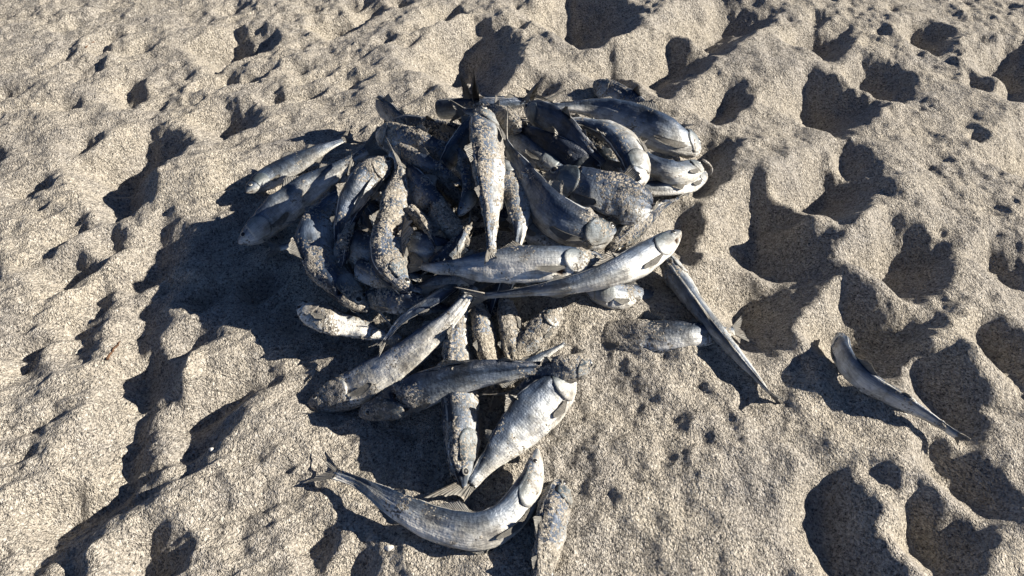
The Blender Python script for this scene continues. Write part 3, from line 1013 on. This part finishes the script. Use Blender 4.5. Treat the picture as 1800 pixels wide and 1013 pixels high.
# ------------------------------------------------------------------ the fish, head to tail: (x, y in the photo, cm above the sand)
FISH = [
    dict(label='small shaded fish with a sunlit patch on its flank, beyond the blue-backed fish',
         pts=[(432, 338, 1.3), (480, 308, 1.5), (545, 272, 1.6), (605, 246, 1.5)], hw=18, roll=150, crust=0.25, darken=.12),  # darken puts the heap's shade into its skin colour
    dict(label='long smooth blue-backed fish sloping off the heap into the shade with a lit gill',
         pts=[(420, 428, 1.4), (455, 402, 2.2), (520, 345, 4), (590, 300, 5.2), (645, 266, 6)], hw=27, roll=140, darken=-.12, crust=0.08, zones=[(.85, 1.0, .6)]),
    dict(label='shaded fish with only its thin tail poking out under the curved sandy-bellied fish',
         pts=[(655, 418, 2.2), (600, 420, 2.2), (545, 425, 2), (490, 436, 1.5)], hw=18, roll=40, crust=0.1, flaps=[(.1,.5,.5,.3)]),
    dict(label='curved sandy-bellied fish bent like a bow at the shaded side of the heap',
         pts=[(645, 547, 3.6), (608, 510, 4.6), (568, 460, 5.6), (553, 415, 6.2), (573, 370, 6.4), (618, 322, 6)], hw=34, roll=155, crust=0.42, zones=[(0, .16, .62)], wounds_slits=[(.16, .25, .02, .2, .25)]),
    dict(label='dark blue bent fish with sandy head and pale frayed edge beside the bow-shaped fish',
         pts=[(690, 280, 8.2), (642, 320, 8.4), (613, 370, 7.8), (599, 415, 6.4), (590, 455, 5)], hw=28, roll=50, crust=0.24, zones=[(0, .25, .62)], flaps=[(.2,.7,.75,.35),(.05,.3,.6,.5)]),
    dict(label='crumpled torn fish caked in sand, standing head down in the heap with ragged flanks',
         pts=[(722, 514, 5.4), (690, 478, 6.8), (681, 440, 7.8), (690, 395, 8.4), (697, 345, 8.8), (706, 290, 8.8)], hw=32, roll=140, darken=.08, crust=0.47, wounds_slits=[(.3, .7, .07, .10, .35), (.45, .25, .05, .06, .3)], flaps=[(.2,.6,.75,.7),(.15,.5,.3,.6),(.3,.7,.55,.5)]),  # darken stands in for shade from the fish around it
    dict(label='grey fish whose sandy blunt head droops beside the upright speckled fish',
         pts=[(824, 432, 5.8), (787, 396, 7), (750, 348, 7.4), (715, 305, 7.2), (688, 268, 6.2)], hw=25, roll=50, crust=0.22, zones=[(0, .32, .8)], wounds_slits=[(.33, .7, .03, .1, .3)], flaps=[(.1,.35,.55,.5),(.2,.4,.3,.5)]),
    dict(label='short sand-speckled oval fish with bare blue patches near the back of the heap',
         pts=[(662, 232, 6), (720, 252, 7.4), (785, 272, 7), (860, 292, 5)], hw=28, roll=130, crust=0.52),
    dict(label='sand-caked fish sunk between the torn fish and the upright speckled fish',
         pts=[(722, 278, 5), (765, 315, 5.6), (805, 350, 5.2), (850, 382, 4.2)], hw=25, roll=90, crust=0.78),
    dict(label='slim curled fish with pale flank and frayed brown belly touching the upright speckled fish',
         pts=[(806, 380, 8), (827, 338, 8.8), (819, 288, 8.8), (800, 250, 7.4)], hw=16, roll=150, crust=0.32, wounds_slits=[(.18, .6, .14, .12, .25)], flaps=[(.05,.4,.5,.7),(.1,.3,.7,.6)]),
    dict(label='slender blue fish half hidden behind the head of the upright speckled fish',
         pts=[(770, 306, 6.2), (800, 262, 7.6), (836, 214, 8), (872, 188, 7)], hw=17, roll=130, crust=0.12),
    dict(label='upright silver fish speckled with sand, lying topmost with its pointed head away',
         pts=[(848, 192, 9.6), (856, 260, 10.8), (860, 330, 10.8), (862, 400, 10), (865, 444, 9)], hw=33, roll=40, crust=0.42, tail=.55),
    dict(label='brown-bellied fish lying close along the right of the upright speckled fish',
         pts=[(882, 278, 8.2), (903, 335, 8.6), (913, 392, 8), (908, 442, 7)], hw=22, roll=10, crust=0.3, wounds_slits=[(.5, .45, .3, .07, .1)]),
    dict(label='sinuous grey-blue fish with a sharp back ridge below the fat scaly fish',
         pts=[(1082, 405, 6.2), (1030, 403, 7.4), (972, 373, 8.6), (928, 318, 9.2), (885, 248, 9)], hw=33, roll=50, darken=.1, crust=0.18, zones=[(0.05, .25, .42), (.6, .9, .45)]),
    dict(label='narrow blue-grey flank showing in the gap left of the fat scaly fish',
         pts=[(1000, 308, 6), (945, 272, 6.2), (902, 240, 6.2), (860, 213, 5)], hw=18, roll=20, crust=0.1),
    dict(label='dark fish with a round ringed eye staring up from the back of the heap',
         pts=[(922, 188, 9), (975, 214, 9.6), (1020, 252, 9.2), (1062, 287, 7.8)], hw=26, roll=110, crust=0.12, darken=.1),
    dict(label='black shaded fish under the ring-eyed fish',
         pts=[(1062, 300, 6.4), (1000, 275, 7), (940, 245, 7), (885, 222, 6)], hw=28, roll=80, crust=0.08, darken=.3),  # its blackness is shadow, painted into the skin by darken
    dict(label='sharply bent blue and white fish arching over the fat scaly fish',
         pts=[(1122, 330, 8.8), (1113, 282, 9.6), (1078, 236, 9.2), (1012, 214, 8), (955, 210, 7)], hw=31, roll=155, darken=-.1, crust=0.12),
    dict(label='long blue-backed fish with a big silver gill plate at the rear right of the heap',
         pts=[(1230, 262, 3.4), (1180, 240, 4.6), (1120, 214, 5.2), (1045, 190, 5), (968, 188, 4.6)], hw=30, roll=35, crust=0.1, zones=[(.1, .2, .35)], wounds_slits=[(.085, .65, .016, .14, .35)]),
    dict(label='white-bellied fish with a gaping ringed jaw under the silver gill-plated fish',
         pts=[(1232, 293, 3.0), (1190, 303, 3.2), (1150, 291, 3.4), (1110, 262, 3.4), (1055, 236, 3)], hw=22, roll=20, crust=0.12, jaw=(.9, 0.9)),
    dict(label='smooth grey fish lowest at the right edge of the heap, below the gaping jaw',
         pts=[(1242, 305, 1.8), (1195, 323, 1.6), (1135, 331, 1.6), (1055, 326, 1.6)], hw=19, roll=30, crust=0.15),
    dict(label='fat scaly silver fish with a dark blue head and a black gill slit',
         pts=[(960, 306, 8.2), (1015, 325, 9.2), (1080, 345, 9.4), (1146, 364, 8.6)], hw=40, roll=140, darken=.08, crust=0.3, u1=.66, wounds_slits=[(.2, .25, .014, .18, .3), (.3, .47, .2, .06, .25)]),  # the long belly entry paints the dark gap beneath this fish
    dict(label='whitish sand-crusted fish head jammed beneath the fat scaly fish',
         pts=[(1066, 445, 4.0), (1110, 404, 5.2), (1152, 370, 4), (1190, 350, 1.5)], hw=27, roll=60, crust=0.45),
    dict(label='silver-scaled flank wedged under the sinuous grey-blue fish',
         pts=[(915, 385, 5), (965, 418, 5.2), (1010, 440, 4.6), (1060, 455, 4)], hw=27, roll=160, crust=0.18),
    dict(label='bright silver fish lying level across the front of the heap with a sandy head',
         pts=[(1062, 462, 5.8), (985, 460, 7.0), (900, 464, 7.6), (830, 468, 7.6), (770, 470, 7.0), (738, 466, 6.6)], hw=30, roll=25, darken=-.14, crust=0.1, zones=[(0, .17, .62)], wounds_slits=[(.25, .62, .03, .05, .15)]),
    dict(label='twisted silver fish with pointed white snout jutting from the right front of the heap',
         pts=[(1196, 407, 5.4), (1150, 441, 6), (1085, 475, 6.2), (1000, 501, 6), (910, 514, 6), (850, 521, 6)], hw=27, roll=(20, 35, 80, 90), darken=-.06, crust=0.1, wounds_slits=[(.1, .62, .05, .08, .12)]),
    dict(label='pale tail end under the level silver fish',
         pts=[(870, 476, 5), (815, 484, 5.4), (765, 496, 5.2), (728, 506, 4.6)], hw=16, roll=30, crust=0.2),
    dict(label='dark sand-flecked fish in the shade behind the white-headed fish',
         pts=[(638, 520, 3.4), (690, 528, 4.2), (740, 536, 3.8), (800, 545, 2.5)], hw=23, roll=120, crust=0.42, darken=.1, bones=[(.12,.55,1.3,.4),(.16,.52,1.5,.7),(.2,.5,1.2,.9)]),  # darken adds the shade it lies in to the skin colour
    dict(label='white-headed fish with loose bones at its throat, poking from the left front of the heap',
         pts=[(524, 538, 3), (575, 560, 3.4), (635, 579, 2.6), (705, 597, 1.5)], hw=27, roll=190, crust=0.24, darken=-.25, zones=[(0,.1,.45),(.3,.5,.4)], wounds_slits=[(.02, .3, .05, .1, .2)]),
    dict(label='thin curved tail with a white edge behind the sand-nosed silver fish',
         pts=[(815, 492, 4.6), (768, 524, 5), (708, 562, 4.6), (674, 602, 4)], hw=13, roll=170, crust=0.1),
    dict(label='long silver fish whose nose is buried in the sand at the front of the heap',
         pts=[(540, 716, -1.6), (620, 683, 1.0), (685, 645, 2.8), (745, 600, 4.2), (800, 548, 5.4), (834, 504, 6.2)], hw=32, roll=165, darken=-.2, crust=0.14, zones=[(0, .2, .8)], tail=.6),
    dict(label='stiff plank-like fish, sandy on one side, lying under the scaly blue fish',
         pts=[(814, 858, 1.2), (810, 780, 2.6), (806, 700, 2.8), (803, 610, 3.4), (816, 495, 4.6)], hw=35, roll=125, crust=0.5, flat=.9),
    dict(label='scaly dark blue fish laid across the plank-like fish with pale cuts round its body',
         pts=[(632, 730, 1.0), (690, 710, 2.6), (745, 682, 4.8), (820, 660, 6), (900, 650, 5.6), (965, 645, 4.8), (1000, 640, 4.2)], hw=32, roll=110, darken=.12, crust=0.22, zones=[(0, .2, .5), (.22, .28, .6), (.86, 1, .7)], wounds_slits=[(.235, .3, .02, .25, .25)], tail=.6),
    dict(label='narrow white strip of a fish behind the scaly blue fish',
         pts=[(862, 674, 2.4), (930, 641, 3.2), (965, 620, 3.2), (992, 604, 3.2)], hw=12, roll=170, crust=0.08, tail=.4),
    dict(label='broad white-bellied fish lying beneath the slit-headed fish, nearest the crescent fish',
         pts=[(1008, 650, 2.8), (968, 694, 3.2), (918, 745, 3), (868, 800, 2.2), (828, 850, 1.2)], hw=40, roll=40, darken=-.08, crust=0.1, zones=[(0, .1, .5)]),
    dict(label='blunt fish head with a dark slit at the tail of the scaly blue fish',
         pts=[(1042, 640, 4.2), (1000, 648, 4.8), (955, 660, 4), (900, 695, 2.2)], hw=26, roll=70, crust=0.42),
    dict(label='crescent-bent silver fish in front of the heap with its forked tail raised',
         pts=[(945, 790, 2), (931, 850, 2), (895, 905, 2), (840, 931, 2.1), (770, 919, 2.2), (700, 889, 2.4), (632, 850, 2.0), (588, 832, 1.6)], hw=31, roll=(35, 35, 10), darken=-.12, crust=0.12, zones=[(.1, .2, .2)], tail=.95, wounds_slits=[(.17, .62, .012, .12, .25)]),
    dict(label='sand-covered fish half sunk in the sand beside the crescent-bent fish',
         pts=[(986, 845, -.3), (968, 930, .7), (955, 1005, .8), (942, 1070, .3)], hw=38, roll=60, crust=0.62),
    dict(label='fish half buried in the sand mound with a dry spiky tail sticking out',
         pts=[(960, 596, -4.0), (1030, 594, -3.4), (1085, 592, -1.6), (1130, 591, -.7), (1180, 589, .1), (1240, 585, .6), (1292, 581, 1.0)], hw=31, roll=150, crust=0.35, zones=[(0, .45, .82)], tail=.7),
    dict(label='nearly buried fish with only an oval grey gill patch showing on the mound',
         pts=[(1030, 512, -.8), (1068, 516, -.1), (1120, 522, -1.2), (1190, 530, -2.2)], hw=24, roll=150, crust=0.25, wounds_slits=[(.2, .25, .012, .2, .25)]),
    dict(label='slender dark-sided fish lying alone off the right front of the heap',
         pts=[(1160, 436, 1.6), (1196, 496, 1.5), (1251, 571, 1.3), (1311, 642, .9), (1354, 692, .6)], hw=27, roll=65, crust=0.14, darken=-.30, zones=[(0, .25, .55)], tail=.6),
    dict(label='lone grey fish with open mouth, apart from the heap in a trampled hollow',
         pts=[(1474, 588, 2.4), (1485, 628, 2.0), (1522, 669, 1.8), (1582, 704, 1.7), (1642, 739, 1.3), (1684, 766, .9)], hw=23, roll=100, crust=0.16, darken=-.2, tail=.35, wounds_slits=[(.03, .5, .05, .09, .3)]),
    dict(label='headless blue fish along the far edge of the heap with fins pricked up',
         pts=[(768, 192, 4), (850, 187, 5), (905, 181, 5), (962, 178, 4)], hw=20, roll=80, crust=0.08, u0=.26, flaps=[(.44,.48,.02,2.2,'fin_spine'),(.49,.53,.98,2.4,'fin_spine'),(.8,.85,.0,1.5,'fin_spine')]),
    dict(label='stubby pale-blue cut end of a fish at the far left edge of the heap',
         pts=[(668, 184, 3.4), (702, 208, 4), (745, 235, 4)], hw=21, roll=90, crust=0.2, u0=.3, flaps=[(.33,.45,.1,.8)]),
    dict(label='thin dark fish flecked with sand behind the short oval fish',
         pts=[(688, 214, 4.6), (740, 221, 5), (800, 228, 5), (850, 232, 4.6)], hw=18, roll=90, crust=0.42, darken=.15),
    dict(label='grey rounded fish end just behind the pointed head of the upright fish',
         pts=[(916, 230, 8), (890, 212, 8.2), (858, 200, 7.6), (815, 196, 7)], hw=19, roll=70, crust=0.45),
    dict(label='sand-dusted fish lying by itself against the far right edge of the heap',
         pts=[(1044, 146, 1.2), (1090, 172, 1.6), (1135, 200, 1.6), (1182, 226, .8)], hw=22, roll=130, crust=0.42),
    dict(label='sand-caked fish hanging down behind the tail of the sand-nosed silver fish',
         pts=[(838, 528, 2.8), (850, 580, 2.2), (862, 640, 1.6), (872, 700, 1)], hw=21, roll=40, crust=0.75),
    dict(label='narrow sandy fish hanging from the front of the heap into the dark gap',
         pts=[(884, 520, 2.4), (897, 575, 1.8), (906, 640, 1.2), (915, 700, .8)], hw=19, roll=20, crust=0.75),
    dict(label='sandy fish leaning against the mound above the narrow white strip',
         pts=[(985, 540, 1.0), (942, 590, 1.4), (905, 635, 1.2), (875, 682, .8)], hw=22, roll=30, crust=0.82),
    dict(label='round sandy-bellied fish inside the curve of the bow-shaped fish',
         pts=[(590, 412, 5.4), (640, 438, 6.4), (690, 465, 5.6), (740, 492, 4.6)], hw=27, roll=150, crust=0.42),
    dict(label='smooth slate-blue flank showing deep behind the level silver fish',
         pts=[(690, 414, 6), (740, 432, 6.6), (800, 445, 5.2), (860, 455, 4.6)], hw=25, roll=120, crust=0.08),
    dict(label='ragged sand-caked scrap of fish lodged beside the torn head-down fish',
         pts=[(722, 372, 7.6), (748, 398, 7.6), (765, 430, 7), (772, 452, 6.4)], hw=20, roll=70, crust=0.6, u0=.3, flaps=[(.4, .7, .75, .8), (.35, .6, .4, .6)]),
    dict(label='small dark tail piece jammed under the drooping sandy head',
         pts=[(762, 470, 5.6), (790, 445, 6.6), (812, 418, 7), (828, 395, 7)], hw=17, roll=120, crust=0.4, u0=.3, darken=.1),
    dict(label='broken grey fish piece between the round sandy-bellied fish and the level silver fish',
         pts=[(628, 470, 6), (668, 488, 6.2), (706, 500, 5.6), (742, 512, 5)], hw=20, roll=110, crust=0.38, u0=.22, flaps=[(.3, .6, .6, .5)]),
    dict(label='dark bent fish squeezed between the bow-shaped fish and the dark blue fish',
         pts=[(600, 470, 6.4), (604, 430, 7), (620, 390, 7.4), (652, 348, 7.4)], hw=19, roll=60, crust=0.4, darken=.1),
    dict(label='shrivelled sandy fish between the short oval fish and the slim curled fish',
         pts=[(690, 262, 8), (735, 282, 8.2), (775, 300, 8), (812, 322, 7)], hw=19, roll=100, crust=0.55, flaps=[(.3, .6, .6, .6)]),
    dict(label='shaded sandy tail end between the long blue-backed fish and the bow-shaped fish',
         pts=[(650, 318, 4), (600, 345, 4.2), (560, 372, 3.8), (540, 388, 3.4)], hw=17, roll=60, crust=0.45),
]
for pts in ([(610, 300, 1.5), (680, 320, 2.5), (760, 330, 2.5), (840, 330, 2)], [(620, 460, 1.2), (700, 440, 2), (790, 420, 2), (870, 400, 1.5)],
            [(960, 240, 2.4), (900, 270, 3), (850, 320, 3), (800, 370, 2.5)], [(1090, 380, 1.5), (1020, 350, 3), (950, 330, 3.4), (880, 320, 3)],
            [(1100, 300, 2.5), (1040, 260, 4), (980, 235, 4), (910, 215, 3)], [(720, 230, 1.5), (780, 250, 2.5), (850, 262, 3), (920, 280, 3)],
            [(1040, 430, 1.2), (960, 400, 2.4), (900, 380, 2.6), (830, 370, 2.2)], [(860, 560, .8), (880, 500, 2), (920, 450, 2.4), (960, 400, 2)],
            [(700, 500, 1.2), (750, 470, 2.4), (810, 420, 3), (850, 380, 3)], [(640, 350, 2), (670, 400, 3), (720, 440, 3.4), (780, 480, 3)]):
    make_fish('dark shaded fish at the bottom of the heap, glimpsed between the fish above', pts, 30, 70, crust=0.3, darken=0.15)  # added filler fish, skin darkened so the gaps look shaded
for spec in FISH:
    make_fish(**spec)


# ------------------------------------------------------------------ litter on the sand
def plain(name, c0, c1, rough):
    m, nt = mats_tree(name)
    geo = N(nt, 'ShaderNodeNewGeometry')
    nz = N(nt, 'ShaderNodeTexNoise', i_Scale=260.0, i_Detail=5.0)
    nt.links.new(geo.outputs['Position'], nz.inputs['Vector'])
    r = ramp(nt, [(0.3, c0), (0.7, c1)])
    nt.links.new(nz.outputs[0], r.inputs[0])
    b = N(nt, 'ShaderNodeBump', i_Strength=0.8, i_Distance=0.001)
    nt.links.new(nz.outputs[0], b.inputs['Height'])
    p = N(nt, 'ShaderNodeBsdfPrincipled', i_Roughness=rough)
    nt.links.new(r.outputs[0], p.inputs['Base Color'])
    nt.links.new(b.outputs[0], p.inputs['Normal'])
    o = N(nt, 'ShaderNodeOutputMaterial')
    nt.links.new(p.outputs[0], o.inputs[0])
    return m


def on_sand(px, py, up=0.0):
    z = 0.0
    for k in range(8):
        w = at(px, py, z)
        z = float(terrain(np.array([w[0]]), np.array([w[1]]))[0]) + up
    return at(px, py, z)


def tag(o, label, cat):
    o['label'] = label
    o['category'] = cat


WOOD = plain('twig_bark', (.045, .022, .012), (.16, .085, .045), .9)
SHELL = plain('shell', (.45, .43, .39), (.78, .76, .71), .5)


def twig(pts, r, label):
    P = np.array([on_sand(x, y, r * .7) for x, y in pts])
    t = np.linspace(0, 1, 14)
    C = np.stack([np.interp(t, np.linspace(0, 1, len(P)), P[:, k]) for k in range(3)], 1)
    rng = np.random.RandomState(3)
    C = C + rng.normal(0, r * .25, C.shape)
    T = unit(np.gradient(C, axis=0))
    S = unit(np.cross(T, np.array([0, 0, 1.0])))
    U = np.cross(S, T)
    V, f = [], []
    for i in range(14):
        rr = r * (1 - .6 * t[i]) * rng.uniform(.8, 1.15)
        for w in range(7):
            a = w / 7 * 2 * math.pi
            V.append(C[i] + S[i] * math.cos(a) * rr + U[i] * math.sin(a) * rr)
    for i in range(13):
        for w in range(7):
            f.append([i * 7 + w, i * 7 + (w + 1) % 7, i * 7 + 7 + (w + 1) % 7, i * 7 + 7 + w])
    f += [list(range(7))[::-1], [91 + w for w in range(7)]]
    tag(new_mesh('twig', V, f, WOOD), label, 'twig')


twig([(188, 632), (198, 616), (212, 600)], .0022, 'short red-brown twig lying in a footprint hollow in the sand')
twig([(150, 84), (158, 78), (170, 70)], .0018, 'tiny dark twig on the wind-combed sand slope')


def shell_bit(px, py, r, label):
    c = on_sand(px, py, r * .1)
    V, f = [], []
    for layer in (0, 1):
        for i in range(5):
            for j in range(12):
                a, q = j / 12 * 2 * math.pi, i / 4
                rad = r * q * (1 + .12 * math.sin(3 * a) + .05 * math.sin(12 * a))
                V.append(c + np.array([math.cos(a) * rad, math.sin(a) * rad * .75, r * .45 * (1 - q * q) - layer * r * .12]))
    for layer in (0, 1):
        o = layer * 60
        for i in range(4):
            for j in range(12):
                q = [o + i * 12 + j, o + i * 12 + 12 + j, o + i * 12 + 12 + (j + 1) % 12, o + i * 12 + (j + 1) % 12]
                f.append(q if layer == 0 else q[::-1])
    for j in range(12):
        f.append([48 + j, 108 + j, 108 + (j + 1) % 12, 48 + (j + 1) % 12])
    tag(new_mesh('shell_fragment', V, f, SHELL), label, 'shell')


shell_bit(684, 963, .0048, 'white shell chip on the sand below the crescent-bent fish')
shell_bit(372, 790, .0035, 'white shell chip in the shaded hollow away from the heap')
